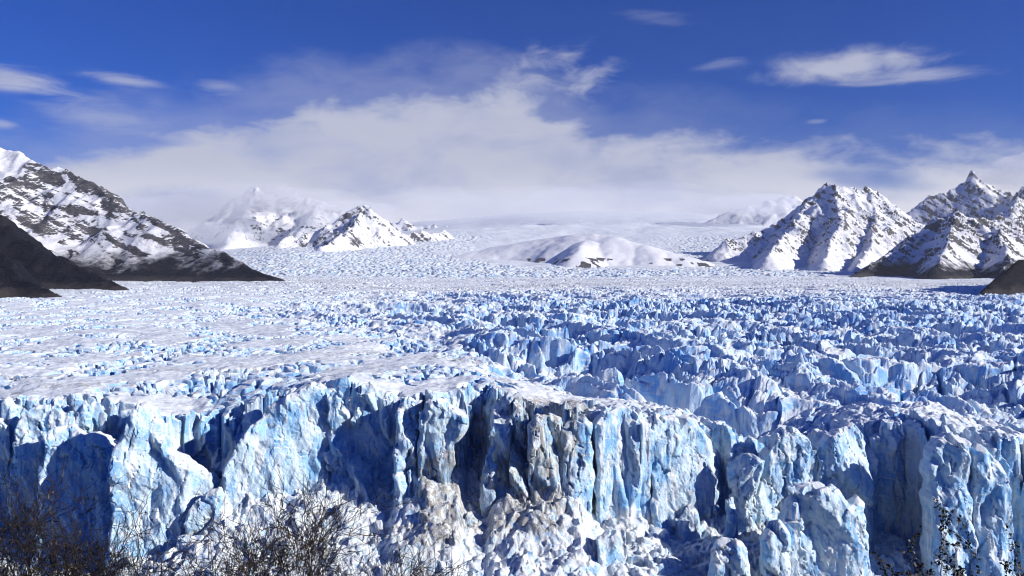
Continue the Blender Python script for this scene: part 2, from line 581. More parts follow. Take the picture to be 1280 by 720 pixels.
def mountain_material(name, scale, bias=0.0, forest=None, rock_a=(0.062, 0.064, 0.074), rock_b=(0.165, 0.152, 0.148), slope_w=2.0, dip=0.2, bedk=0.6, n1k=1.7, n2k=1.8, bumpk=0.5):
    """snow where it can lie, bare rock on the steep ribs, dark forest under a tree line"""
    m, t, b = new_mat(name)
    geo = t.n('ShaderNodeNewGeometry')
    P = geo.outputs['Position']
    sp = t.sep(P)
    nz = t.sep(geo.outputs['True Normal'])[2]
    n1 = t.noise(P, scale, 8, 0.62, 0.2)
    n2 = t.noise(t.scale(P, (1, 1, 2.6)), scale * 3.2, 8, 0.66, 0.6)
    n4 = t.noise(P, scale * 14, 4, 0.6)
    k = t.m('ADD', t.m('MULTIPLY', nz, slope_w), t.m('MULTIPLY', t.m('SUBTRACT', n1, 0.5), n1k))
    k = t.m('ADD', k, t.m('MULTIPLY', t.m('SUBTRACT', n2, 0.5), n2k))
    lx, ly, lz = sp[0], sp[1], sp[2]
    bed = t.comb(t.m('MULTIPLY', lx, 0.22), t.m('MULTIPLY', ly, 0.22), t.m('ADD', lz, t.m('MULTIPLY', lx, dip)))
    n5 = t.noise(bed, scale * 3.2, 6, 0.58, 0.6)
    k = t.m('ADD', k, t.m('MULTIPLY', t.m('SUBTRACT', n5, 0.5), bedk))
    k = t.m('ADD', k, attr(t, 'snow'))
    rock = t.mix(t.ss(n2, 0.35, 0.7), rock_a, rock_b)
    rock = t.mix(t.ss(n4, 0.4, 0.75), rock, (0.05, 0.05, 0.055))
    snow = t.mix(t.ss(n1, 0.3, 0.7), (0.82, 0.84, 0.88), (0.90, 0.90, 0.91))
    col = t.mix(t.ss(k, bias - 0.09, bias + 0.09), rock, snow)
    if forest:
        z0, z1 = forest
        zz = t.m('ADD', sp[2], t.m('MULTIPLY', t.m('SUBTRACT', n1, 0.5), 190.0))
        zz = t.m('ADD', zz, t.m('MULTIPLY', t.m('SUBTRACT', n2, 0.5), 90.0))
        fm = t.ss(zz, z0, z1, 1.0, 0.0)
        fcol = t.mix(t.ss(t.noise(P, scale * 30, 4, 0.7), 0.4, 0.65), (0.003, 0.004, 0.009), (0.017, 0.017, 0.023))
        scree = t.m('MULTIPLY', t.ss(n5, 0.52, 0.68), t.ss(n1, 0.42, 0.62))
        fcol = t.mix(t.m('MULTIPLY', scree, 0.8), fcol, (0.050, 0.045, 0.044))
        mor = t.ss(t.m('ADD', sp[2], t.m('MULTIPLY', t.m('SUBTRACT', n2, 0.5), 40.0)), 64.0, 80.0, 0.85, 0.0)
        fcol = t.mix(mor, fcol, (0.060, 0.053, 0.050))
        col = t.mix(fm, col, fcol)
    t.link(col, b.inputs['Base Color'])
    b.inputs['Roughness'].default_value = 0.8
    b.inputs['Specular IOR Level'].default_value = 0.15
    bp = t.n('ShaderNodeBump')
    bp.inputs['Strength'].default_value = bumpk
    bp.inputs['Distance'].default_value = 0.12 / scale
    t.link(t.m('ADD', n2, t.m('MULTIPLY', n4, 0.35)), bp.inputs['Height'])
    t.link(bp.outputs[0], b.inputs['Normal'])
    return m


# ------------------------------------------------------------------ the glacier's upper surface
RIM = [(-400, 520), (-100, 520), (0, 516), (40, 508), (100, 505), (150, 512), (240, 532), (300, 520), (400, 484), (440, 478), (500, 498), (560, 498), (600, 490), (640, 492), (700, 512), (760, 515), (850, 522), (930, 552), (1000, 547), (1060, 540), (1170, 545), (1220, 553), (1280, 558), (1400, 560), (1800, 560)]


def broken(px, d):
    """how crevassed the surface is: 0 smooth, 1 torn into seracs"""
    border = np.interp(d, [330, 400, 480, 560, 700, 900, 1200, 1800, 3000, 5000], [700, 690, 640, 600, 470, 400, 430, 520, 560, 600])
    wdt = np.interp(d, [330, 600, 900, 2000, 5000], [70, 120, 160, 240, 200])
    return sst(border - wdt, border + wdt, px)


def H(x, y, far=False):
    x = np.asarray(x, np.float32); y = np.asarray(y, np.float32)
    px = 640 + FPX * x / y
    zr = CZ - (lerp_pts(px, RIM) - HY) / FPX * 328.0
    right = sst(650, 1000, px)
    zp = 60.5 - 8 * right * (1 - sst(380, 1100, y)) + 1.0 * sst(1500, 4500, y)
    z = zr + (zp - zr) * sst(335, 430, y)
    # long trough behind the front ridge on the right
    t_ = np.clip((y - 335) / 165, -0.1, 1.4)
    xl = 145 - 150 * t_
    yl = 500 - (x - 0) / 145 * 165
    dist = (y - yl) * 0.66
    z = z - 17 * np.exp(-(dist / 24) ** 2) * sst(-30, 10, x) * (1 - sst(150, 200, x))
    dn_ = dist + 5 * fbm2(x / 18, y / 18, 17, 3)
    z = z + 11 * sst(3, 8, dn_) * np.exp(-np.clip(dn_, 0, None) / 80) * sst(-55, -5, x) * (1 - sst(160, 230, x))
    # rolling of the whole surface
    z = z + 2.2 * fbm2(x / 90, y / 130, 11, 3) * sst(340, 420, y) + 4.5 * fbm2(x / 420, y / 420, 15, 3) * sst(500, 1100, y)
    B = broken(px + 120 * fbm2(x / 140, y / 200, 21, 3), y)
    calm = 1 - B
    near = 1 - sst(800, 2600, y)
    # long ridges running to the lower right in the torn part
    ca, sa = math.cos(math.radians(-38)), math.sin(math.radians(-38))
    wx = x + 9 * fbm2(x / 40, y / 40, 31, 3); wy = y + 9 * fbm2(x / 40 + 5, y / 40, 35, 3)
    rx = wx * ca + wy * sa; ry = -wx * sa + wy * ca
    z = z + B * near * 18.0 * (np.minimum(ridged2(rx / 170, ry / 58, 41, 3), 1.35) - 1.15) * sst(350, 395, y)
    amp = B * np.interp(y, [330, 360, 420, 700, 1200, 2200, 3500], [0.25, 0.5, 0.72, 0.78, 0.72, 0.55, 0.45]).astype(np.float32)
    amp = amp * (0.55 + 0.95 * sst(-0.35, 0.45, fbm2(x / 330, y / 75, 45, 3)))
    s1 = 15.0
    nr_ = (1 - sst(520, 950, y)); band = 1 + (np.interp(y, [850, 930, 1150, 1280, 1800, 2000, 2600, 2900], [1, 2.1, 2.1, 0.6, 0.7, 0.5, 0.5, 1]).astype(np.float32) - 1) * sst(600, 760, px + 90 * fbm2(x / 300, y / 300, 173, 2))
    F1, F2, ID, OX, OY = worley2(rx / (s1 * 1.5), ry / s1, 51)
    g = F2 - F1
    h1 = 3.2 * facets(ID, OX, OY, 1.5) - 10.0 * (1 - sst(0.02, 0.24, g)) * (_r01(ID, 9) > 0.3) * (0.4 + 0.6 * _r01(ID, 10))
    wx2 = wx + 2.5 * fbm2(x / 11, y / 11, 61, 2); wy2 = wy + 2.5 * fbm2(x / 11 + 9, y / 11, 63, 2)
    s2 = 7.2
    F1, F2, ID, OX, OY = worley2(wx2 / (s2 * 1.15), wy2 / s2, 71)
    g = F2 - F1
    h2 = 1.5 * facets(ID, OX, OY, 1.8) - 3.0 * (1 - sst(0.02, 0.28, g)) * _r01(ID, 9)
    F1, F2, ID, OX, OY = worley2((wx2 + 0.25 * wy2) / 10.0, (wy2 - 0.25 * wx2) / 6.5, 171)
    h3 = 2.1 * facets(ID, OX, OY, 1.8) - 5.5 * (1 - sst(0.02, 0.30, F2 - F1)) * (0.3 + 0.7 * _r01(ID, 9))
    F1, F2, ID, OX, OY = worley2(wx2 / 3.6, wy2 / 3.0, 181)
    h2 = h2 + 0.85 * facets(ID, OX, OY, 2.2) - 1.2 * (1 - sst(0.02, 0.3, F2 - F1)) * _r01(ID, 9)
    z = z + amp * (h1 * (0.25 + 0.75 * nr_) + h2 * (0.5 + 0.5 * nr_) + h3 * (1 - nr_) * band)
    # the calmer part: low swells, shallow ribs, scattered open pits
    pitm = sst(0.12, 0.45, fbm2(x / 48, y / 62, 81, 3) + 0.30 * sst(0, 0.4, B) + 0.20)
    F1, F2, ID, OX, OY = worley2(wx2 / 8.5, wy2 / 6.5, 91)
    g = F2 - F1
    pit = (1 - sst(0.05, 0.34, g)) * pitm * (0.25 + 0.9 * _r01(ID, 4))
    swell = 0.9 * fbm2(x / 16, y / 9, 95, 4) + 0.20 * facets(ID, OX, OY, 1.6) * pitm * 2.2
    z = z + (1 - sst(0.15, 0.7, B)) * (swell - 10.0 * pit) * sst(326, 345, y)
    z = z + 0.6 * fbm2(x / 5.0, y / 4.0, 99, 3) * (0.4 + B)
    return z, B


# polar sheet: finer near the eye, coarser far away
ts = (np.linspace(-190, 1470, 1420) - 640) / FPX
ds = [351.0]
while ds[-1] < 5200:
    ds.append(ds[-1] * (1.0017 if ds[-1] < 1500 else 1.0030))
ds = np.array(ds)
D2, T2 = np.meshgrid(ds, ts, indexing='ij')
X2 = (T2 * D2).astype(np.float32); Y2 = D2.astype(np.float32)
Z2, B2 = H(X2, Y2)
Z2 = Z2 - 0.25
Z2[1:-1, 1:-1] = 0.5 * Z2[1:-1, 1:-1] + 0.125 * (Z2[:-2, 1:-1] + Z2[2:, 1:-1] + Z2[1:-1, :-2] + Z2[1:-1, 2:])
# dirt in grey bands on the calm ice; cloud shade painted grey farther out
dirt_shade = 0.75 * (1 - sst(0.2, 0.8, B2)) * sst(-0.15, 0.6, fbm2(X2 / 60, Y2 / 22, 131, 4)) * (0.35 + 0.65 * (1 - sst(380, 900, Y2)))
dirt_shade += 0.7 * sst(-0.1, 0.5, fbm2(X2 / 500, Y2 / 150, 135, 4) + 0.3 * np.exp(-((Y2 - 2300) / 350) ** 2)) * sst(1300, 2000, Y2)
glacier = mesh_from('glacier', np.stack([X2, Y2, Z2], -1).reshape(-1, 3), grid_faces(len(ds), len(ts)), M_GLAC, False, {'dirt_shade': np.clip(dirt_shade, 0, 1)})
tag(glacier, 'wide white glacier surface torn into blue crevasses', kind='structure')
del D2, T2, B2


# ------------------------------------------------------------------ the calving front: one solid cliff with its apron of crushed ice
FACE = [(-400, 330), (-60, 330), (0, 337), (60, 340), (110, 341), (140, 336), (160, 322), (190, 322), (215, 339), (260, 342), (310, 338), (350, 332), (420, 325), (440, 324), (490, 326), (500, 315), (540, 312), (575, 314), (586, 334), (606, 334), (618, 316), (660, 313), (720, 312), (738, 328), (752, 328), (762, 320), (800, 319), (880, 326), (930, 331), (948, 336), (965, 322), (1010, 326), (1040, 326), (1090, 336), (1130, 341), (1165, 342), (1180, 322), (1230, 317), (1300, 318), (1800, 318)]
APRON = [(-400, 690), (0, 690), (150, 676), (230, 640), (290, 592), (380, 598), (430, 606), (480, 610), (560, 596), (640, 604), (700, 598), (760, 634), (850, 664), (940, 640), (1000, 676), (1090, 700), (1170, 700), (1280, 705), (1800, 705)]

hv = 0.52
x0, x1, y0, y1, zb0, zb1 = -262.0, 262.0, 262.0, 364.0, -27.0, 74.0
gx = np.arange(x0, x1, hv, dtype=np.float32); gy = np.arange(y0, y1, hv, dtype=np.float32); gz = np.arange(zb0, zb1, hv, dtype=np.float32)
XX, YY = np.meshgrid(gx, gy, indexing='ij')
PX = 640 + FPX * XX / YY
# plan view: the front breaks into columns
wx = XX + 2.4 * fbm2(XX / 13, YY / 13, 201, 3); wy = YY + 2.4 * fbm2(XX / 13 + 4, YY / 13, 205, 3)
F1, F2, ID, OX, OY = worley2(wx / 22.0, wy / 15.0, 211)
gA = F2 - F1
F1b, F2b, IDb, OXb, OYb = worley2(wx / 4.6, wy / 5.5, 221)
gB = F2b - F1b
Htop, Bt = H(XX, YY)
edge_d = YY - lerp_pts(640 + FPX * XX / 322.0, FACE)
nearedge = (1 - sst(8, 24, edge_d)) * (1 - sst(343, 353, YY))
Htop = Htop + nearedge * (3.4 * facets(ID, OX, OY, 2.2) - 0.6) + nearedge * 1.1 * facets(IDb, OXb, OYb, 1.5)
Htop = Htop - nearedge * 16 * (1 - sst(0.02, 0.17, gA)) * (_r01(ID, 8) > 0.55)
Yface = lerp_pts(640 + FPX * wx / 322.0, FACE)
Yface = Yface + 2.6 * (_r01(ID, 3) * 2 - 1) + 0.5 * facets(IDb, OXb, OYb, 1.2) + 1.3 * (1 - sst(0.0, 0.12, gA)) + 0.8 * (1 - sst(0.0, 0.15, gB)) * (_r01(IDb, 4) > 0.6)
# front elevation: spalled scars and ledges
XZ, ZZ = np.meshgrid(gx, gz, indexing='ij')
wxz = XZ + 3 * fbm2(XZ / 15, ZZ / 22, 231, 3); wzz = ZZ + 3 * fbm2(XZ / 15, ZZ / 22 + 7, 235, 3)
F1, F2, IDc, OXc, OYc = worley2(wxz / 8.0, wzz / 17.0, 241)
scar = 0.8 * facets(IDc, OXc, OYc, 1.2) + 1.0 * planes2(XZ, ZZ, 245)
F1, F2, IDd, OXd, OYd = worley2(wxz / 3.4, wzz / 6.0, 251)
scar = scar + 0.25 * facets(IDd, OXd, OYd, 1.8) + 0.2 * fbm2(XZ / 2.2, ZZ / 8, 255, 3)
batter = 0.07 * (ZZ - 40)
# apron of crushed ice
za = CZ - (lerp_pts(640 + FPX * XX / 318.0, APRON) - HY) / FPX * 318.0
yfa = np.minimum(lerp_pts(640 + FPX * XX / 318.0, FACE), 330)
slope = np.clip(za / (yfa - 272.0), 0.30, 1.2)
Ap = za - (yfa - YY) * slope
Ap = np.minimum(Ap, za + 0.25 * (YY - yfa))
F1, F2, IDe, OXe, OYe = worley2(wx / 5.2, wy / 4.2, 261)
lump = np.sqrt(np.clip(1 - (F1 / 0.75) ** 2, 0, 1))
F1, F2, IDf, OXf, OYf = worley2(wx / 2.3, wy / 1.9, 271)
lump2 = np.sqrt(np.clip(1 - (F1 / 0.75) ** 2, 0, 1))
Ap = Ap + 2.6 * fbm2(XX / 17, YY / 11, 265, 4) + 1.1 * facets(IDe, OXe, OYe, 2.4) * (0.4 + 0.9 * _r01(IDe, 12)) + 0.5 * facets(IDf, OXf, OYf, 2.4) + lump2 * 0.2 * _r01(IDf, 2) + lump * 0.5 * _r01(IDe, 2) - 0.3
foot = sst(263, 270, YY)
Ap = Ap * foot - 40 * (1 - foot)
fld = (Htop[:, :, None] - gz[None, None, :]) * 0.75
fw = YY[:, :, None] - (Yface[:, :, None] + (scar + batter)[:, None, :])
lean = ((_r01(ID, 21) * 2 - 1) * 0.22 + 0.05 + 0.10 * (_r01(IDb, 21) * 2 - 1)).astype(np.float32)
fw -= lean[:, :, None] * (gz - 38)[None, None, :]
setb = (6.0 * _r01(ID, 22) * (_r01(ID, 23) > 0.35) + 2.5 * _r01(IDb, 22) * (_r01(IDb, 23) > 0.5)).astype(np.float32)
zled = (28 + 26 * _r01(ID, 24) + 6 * _r01(IDb, 24)).astype(np.float32)
for k_i, zz_ in enumerate(gz):
    fw[:, :, k_i] -= setb * np.clip((zz_ - zled) / 3.0, 0, 1)
np.minimum(fld, fw * 0.85, out=fld)
np.maximum(fld, (Ap[:, :, None] - gz[None, None, :]) * 0.7, out=fld)
del fw
Vc, Fc = surface_nets(fld, (x0, y0, zb0), hv)
del fld


def dirt_at(P):
    """grit frozen into the middle of the front and along a few shear bands"""
    px = 640 + FPX * P[:, 0] / P[:, 1]; py = HY - (P[:, 2] - CZ) / P[:, 1] * FPX
    mid = sst(490, 530, px) * (1 - sst(715, 760, px)) * sst(480, 510, py) * (1 - sst(640, 700, py))
    mid2 = sst(400, 450, px) * (1 - sst(560, 640, px)) * sst(600, 630, py) * (1 - sst(670, 700, py)) * 0.8
    d = 0.95 * mid + 0.7 * mid2
    n = fbm3(P, 24.0, 301, 3)
    d = d * (0.55 + 0.9 * sst(-0.3, 0.5, n))
    d = np.maximum(d, 0.55 * sst(0.25, 0.7, n) * sst(300, 420, px))
    # thin shear bands crossing the apron
    wv = 5.0 * fbm3(P, 20.0, 311, 3)
    for (a, b, c, e, wd) in ((430, 622 + 48, 640, 596 + 40, 3.2), (430, 690, 560, 640, 2.6), (830, 722, 960, 655, 3.4), (225, 668, 360, 662, 2.5), (360, 640, 430, 648, 2.2)):
        s_ = (px - a) / (c - a)
        ln = b + (e - b) * s_ + wv
        d = np.maximum(d, 1.0 * np.exp(-((py - ln) / wd) ** 2) * sst(-0.05, 0.05, s_) * (1 - sst(0.95, 1.05, s_)))
    # grit on the upper rim
    d = np.maximum(d, 0.45 * sst(560, 640, px) * (1 - sst(960, 1040, px)) * (1 - sst(500, 545, py)) * sst(-0.3, 0.4, n))
    return np.clip(d, 0, 1)


def roughen(V, F, amp=1.0, seed=0, lumps=True):
    N = vnormals(V, F)
    steep = 1 - np.clip(N[:, 2], 0, 1)
    F1, F2, ID3, O = worley3(V, (4.6, 4.6, 7.5), 401 + seed)
    fc = (_r01(ID3, 5) - 0.5) + 0.9 * ((_r01(ID3, 6) - 0.5) * O[0] + (_r01(ID3, 7) - 0.5) * O[1] + (_r01(ID3, 8) - 0.5) * O[2])
    dsp = 0.16 * fc * (0.35 + 0.65 * steep) + (0.12 + 0.16 * sst(-0.1, 0.5, fbm3(V, 14.0, 431, 2))) * fbm3(V, 2.6, 411 + seed, 4, 0.55) * 0.5 + 0.22 * fbm3(V, 9.0, 421 + seed, 2)
    return V + N * (dsp * amp)[:, None]


ii = np.clip(((Vc[:, 0] - x0) / hv).astype(int), 0, len(gx) - 1); jj = np.clip(((Vc[:, 1] - y0) / hv).astype(int), 0, len(gy) - 1)
crushed = 1 - sst(0.5, 4.0, Vc[:, 2] - Ap[ii, jj])
Vc = roughen(Vc, Fc)
cliff = mesh_from('ice_cliff', Vc, Fc, M_FRONT, False, {'dirt_shade': dirt_at(Vc), 'crushed': crushed})
tag(cliff, 'long fractured ice cliff with crushed ice heaped along its foot', 'ice cliff')


# ---- single seracs standing out of the front
def poly_sdf(px_, pz_, poly):
    """signed distance (positive inside) to a closed outline"""
    n = len(poly)
    d = np.full(px_.shape, 1e9, np.float32)
    ins = np.zeros(px_.shape, bool)
    for i in range(n):
        ax, az = poly[i]; bx, bz = poly[(i + 1) % n]
        ex, ez = bx - ax, bz - az
        wx_, wz_ = px_ - ax, pz_ - az
        tt = np.clip((wx_ * ex + wz_ * ez) / (ex * ex + ez * ez + 1e-9), 0, 1)
        d = np.minimum(d, (wx_ - ex * tt) ** 2 + (wz_ - ez * tt) ** 2)
        c = ((az <= pz_) & (bz > pz_)) | ((bz <= pz_) & (az > pz_))
        xi = ax + (pz_ - az) / (ez if abs(ez) > 1e-9 else 1e-9) * ex
        ins ^= c & (px_ < xi)
    d = np.sqrt(d)
    return np.where(ins, d, -d)


def serac(name, label, cat, outline, D, thick, yaw=0.0, rake=0.06, rough=1.0, seed=1, chamfer=2.0, cracks=0.6, group=None, dirt_k=1.0, fk=1.0):
    lowest = max(b for a, b in outline)
    pts = [W(a, b + (72 if b > lowest - 18 else 0), D) for a, b in outline]      # rooted in the crushed ice
    poly = [(p[0], p[2]) for p in pts]
    xs = [p[0] for p in poly]; zs = [p[1] for p in poly]
    h = 0.42
    pad = 3.0
    ax = np.arange(min(xs) - pad, max(xs) + pad, h, dtype=np.float32)
    az = np.arange(min(zs) - pad, max(zs) + pad, h, dtype=np.float32)
    ay = np.arange(D - pad - 4, D + thick + pad + 4, h, dtype=np.float32)
    XA, ZA = np.meshgrid(ax, az, indexing='ij')
    wx_ = XA + 1.0 * fbm2(XA / 6, ZA / 8, 500 + seed, 3); wz_ = ZA + 1.0 * fbm2(XA / 6 + 3, ZA / 8, 520 + seed, 3)
    f2 = poly_sdf(wx_, wz_, poly)
    cx = 0.5 * (min(xs) + max(xs)); zt = max(zs)
    F1, F2, I1, o1, o2 = worley2(wx_ / 4.5 + 0.5 * fbm2(wx_ / 4, wz_ / 9, 533 + seed, 2), wz_ / 21.0, 540 + seed)
    face = 0.55 * fk * facets(I1, o1, o2, 1.2) + 0.85 * fk * planes2(XA, ZA, 545 + seed)
    g = F2 - F1
    face = face + cracks * fk * 2.4 * (1 - sst(0.0, 0.09, g)) * (_r01(I1, 3) > 0.5)
    F1, F2, I1, o1, o2 = worley2(wx_ / 2.2, wz_ / 4.0, 560 + seed)
    face = face + 0.2 * facets(I1, o1, o2, 1.6) + 0.12 * fbm2(XA / 2.2, ZA / 7, 565 + seed, 3)
    yf = D + yaw * (XA - cx) + rake * (ZA - min(zs)) + face
    f = np.minimum(f2[:, None, :], ay[None, :, None] - yf[:, None, :])
    back = D + thick + 0.5 * yaw * (XA - cx)
    f = np.minimum(f, back[:, None, :] - ay[None, :, None])
    # chamfer between outline and faces, uneven round the edge
    ch = chamfer * (0.6 + 0.8 * np.abs(fbm2(XA / 7, ZA / 9, 580 + seed, 2)))
    f = np.minimum(f, (f2[:, None, :] + (ay[None, :, None] - yf[:, None, :]) - ch[:, None, :]) * 0.707)
    f = np.minimum(f, (f2[:, None, :] + (back[:, None, :] - ay[None, :, None]) - 1.6 * ch[:, None, :]) * 0.707)
    # plan-view cracks so that the top is not a straight extrusion
    XP, YP = np.meshgrid(ax, ay, indexing='ij')
    F1, F2, I1, o1, o2 = worley2((XP + 0.8 * fbm2(XP / 5, YP / 5, 590 + seed, 2)) / 5.5, YP / 6.5, 600 + seed)
    cut = 2.0 * facets(I1, o1, o2, 2.0)
    f = np.minimum(f, (zt + 0.4 - np.abs(cut) * 1.3)[:, :, None] - az[None, None, :])
    f[0] = f[-1] = -1; f[:, 0] = f[:, -1] = -1; f[:, :, 0] = f[:, :, -1] = -1
    V_, F_ = surface_nets(f, (ax[0], ay[0], az[0]), h)
    V_ = roughen(V_, F_, 0.8 * rough, seed)
    base = np.array([cx, D + thick * 0.5, min(zs)], np.float32)
    o = mesh_from(name, V_ - base, F_, M_FRONT, False, {'dirt_shade': dirt_at(V_) * dirt_k})
    o.location = base
    tag(o, label, cat, group)
    return o


SERACS = [
    ('serac', 'white ice pinnacle rising sharply beside the big shadow at the left end of the front', [(138, 700), (140, 610), (142, 560), (150, 545), (157, 520), (166, 504), (176, 507), (187, 525), (193, 542), (206, 570), (224, 580), (242, 598), (262, 612), (256, 645), (240, 700)], 304, 13, 0.35),
    ('serac', 'broad dark blue shaded block on the rim above the shadowed left end', [(12, 575), (16, 530), (21, 515), (35, 507), (60, 508), (78, 519), (79, 540), (62, 560), (58, 580)], 328, 9, 0.2),
    ('serac', 'pair of low snowy lumps catching sun below the left rim', [(46, 640), (50, 570), (54, 546), (62, 535), (80, 533), (95, 548), (112, 544), (133, 556), (138, 600), (140, 640)], 317, 11, 0.2),
    ('serac', 'pale rectangular ice block upright on the left rim behind the dark gap', [(82, 530), (84, 499), (90, 494), (105, 500), (114, 516), (112, 532)], 336, 6, 0.25),
    ('serac', 'large slanting white slab rising to the right of the shaded hollow', [(266, 612), (285, 575), (300, 550), (330, 511), (352, 498), (375, 486), (386, 481), (400, 490), (411, 520), (416, 560), (412, 606), (380, 618), (320, 620)], 316, 14, 0.35),
    ('serac', 'thin white spike standing in front of a dark cleft beside the slanting slab', [(401, 612), (404, 520), (409, 484), (416, 477), (424, 490), (429, 560), (432, 612)], 320, 6, 0.3),
    ('serac', 'smooth pale blue wall half covered by a square shadow', [(424, 628), (428, 505), (440, 480), (456, 478), (472, 490), (500, 500), (498, 600), (484, 632)], 326, 12, -0.1),
    ('serac', 'narrow grey tower casting the square shadow on the pale wall', [(491, 632), (492, 520), (498, 502), (512, 497), (525, 505), (523, 560), (518, 632)], 309, 10, 0.15),
    ('serac', 'brown streaked tower with overhanging shoulder left of the deep blue slot', [(518, 632), (521, 560), (523, 520), (532, 502), (548, 499), (570, 514), (584, 526), (580, 546), (568, 560), (563, 600), (554, 636)], 308, 11, 0.2),
    ('serac', 'slim bluish shard leaning at the mouth of the deep blue slot', [(594, 612), (603, 562), (611, 531), (621, 526), (627, 540), (623, 580), (618, 612)], 308, 5, 0.3),
    ('serac', 'thin pale column just right of the leaning shard', [(638, 622), (637, 545), (644, 521), (655, 514), (661, 530), (664, 624)], 308, 7, 0.3),
    ('serac', 'grooved whitish column between the thin pale one and the dirtiest pillar', [(662, 628), (661, 535), (668, 521), (690, 517), (704, 526), (704, 628)], 306, 9, 0.3),
    ('serac', 'dirtiest pillar of the front with black grit running down its cracks', [(702, 628), (704, 540), (712, 526), (730, 522), (742, 532), (744, 600), (738, 640)], 307, 9, 0.25),
    ('serac', 'tallest smooth white prow with a shaded grey left side', [(744, 700), (745, 534), (758, 514), (776, 509), (798, 514), (812, 528), (817, 600), (820, 700)], 314, 15, 0.45),
    ('serac', 'bright white wall just right of the smooth prow ending at a dark gap', [(812, 700), (814, 540), (822, 520), (846, 522), (872, 530), (898, 556), (905, 600), (916, 644), (880, 690)], 319, 13, 0.40),
    ('serac', 'tilted wedge slab with a shaded face leaning over a black gap', [(905, 556), (930, 563), (956, 574), (950, 602), (938, 634), (926, 640)], 316, 5, -0.4),
    ('serac', 'pale wall with a brown smear sloping up right of the tilted wedge', [(940, 650), (948, 604), (960, 570), (974, 545), (986, 537), (1006, 540), (1022, 556), (1026, 620), (1010, 660)], 318, 12, 0.1),
    ('serac', 'rounded blue grey buttress with sunlit crest above the shaded hollow', [(1024, 700), (1027, 562), (1040, 547), (1060, 540), (1075, 534), (1090, 545), (1101, 562), (1100, 700)], 322, 12, 0.3),
    ('serac', 'dark blue hollowed wall deep in shadow near the right end', [(1090, 720), (1096, 552), (1120, 541), (1150, 540), (1172, 546), (1176, 720)], 337, 12, 0.05),
    ('serac', 'knobbly tall column at the right edge of the shaded hollow', [(1169, 712), (1171, 600), (1172, 570), (1184, 555), (1200, 547), (1215, 552), (1222, 570), (1226, 612), (1229, 712)], 304, 14, 0.05),
    ('serac', 'pointed bluish column farthest right with a shadowed lower face', [(1221, 725), (1223, 592), (1228, 570), (1240, 561), (1258, 580), (1270, 602), (1278, 650), (1284, 725)], 304, 13, 0.1),
    ('ice_block', 'big broken ice block standing on the crushed ice before the shaded hollow', [(972, 725), (984, 660), (992, 636), (1002, 618), (1016, 612), (1032, 613), (1052, 616), (1064, 624), (1068, 636), (1084, 629), (1093, 640), (1092, 690), (1098, 725)], 288, 13, 0.15),
    ('ice_block', 'small knob of ice perched on the shoulder of the big broken block', [(983, 634), (981, 612), (988, 603), (1001, 606), (1006, 616), (1000, 634)], 290, 4, 0.1),
    ('ice_block', 'lumpy white block left of the big broken block at its foot', [(948, 725), (956, 680), (966, 658), (980, 652), (990, 668), (994, 725)], 285, 8, 0.2),
    ('ice_block', 'low pale chunk lying before the bright white wall', [(886, 725), (890, 694), (902, 680), (922, 676), (938, 690), (944, 725)], 282, 8, 0.2),
    ('ice_block', 'leaning pale shard under the brown smeared wall', [(900, 660), (908, 628), (918, 616), (928, 622), (926, 650), (918, 668)], 305, 5, 0.2),
    ('ice_block', 'cracked grey white block low on the apron below the slanting slab', [(218, 668), (232, 640), (252, 622), (268, 610), (276, 622), (268, 650), (262, 676)], 303, 7, 0.25),
    ('ice_block', 'blue tinted boulder half buried in the apron below the prow', [(742, 700), (748, 674), (764, 662), (782, 668), (790, 690), (784, 705)], 290, 7, 0.2),
]
for i, (nm, lb, ol, D_, th, yaw) in enumerate(SERACS):
    serac(nm, lb, 'serac' if nm == 'serac' else 'ice block', ol, D_, th, yaw, seed=i * 3 + 1, fk=0.35 if any(q in lb for q in ('smooth', 'bright white wall just', 'slanting white', 'shadow near')) else 0.8)

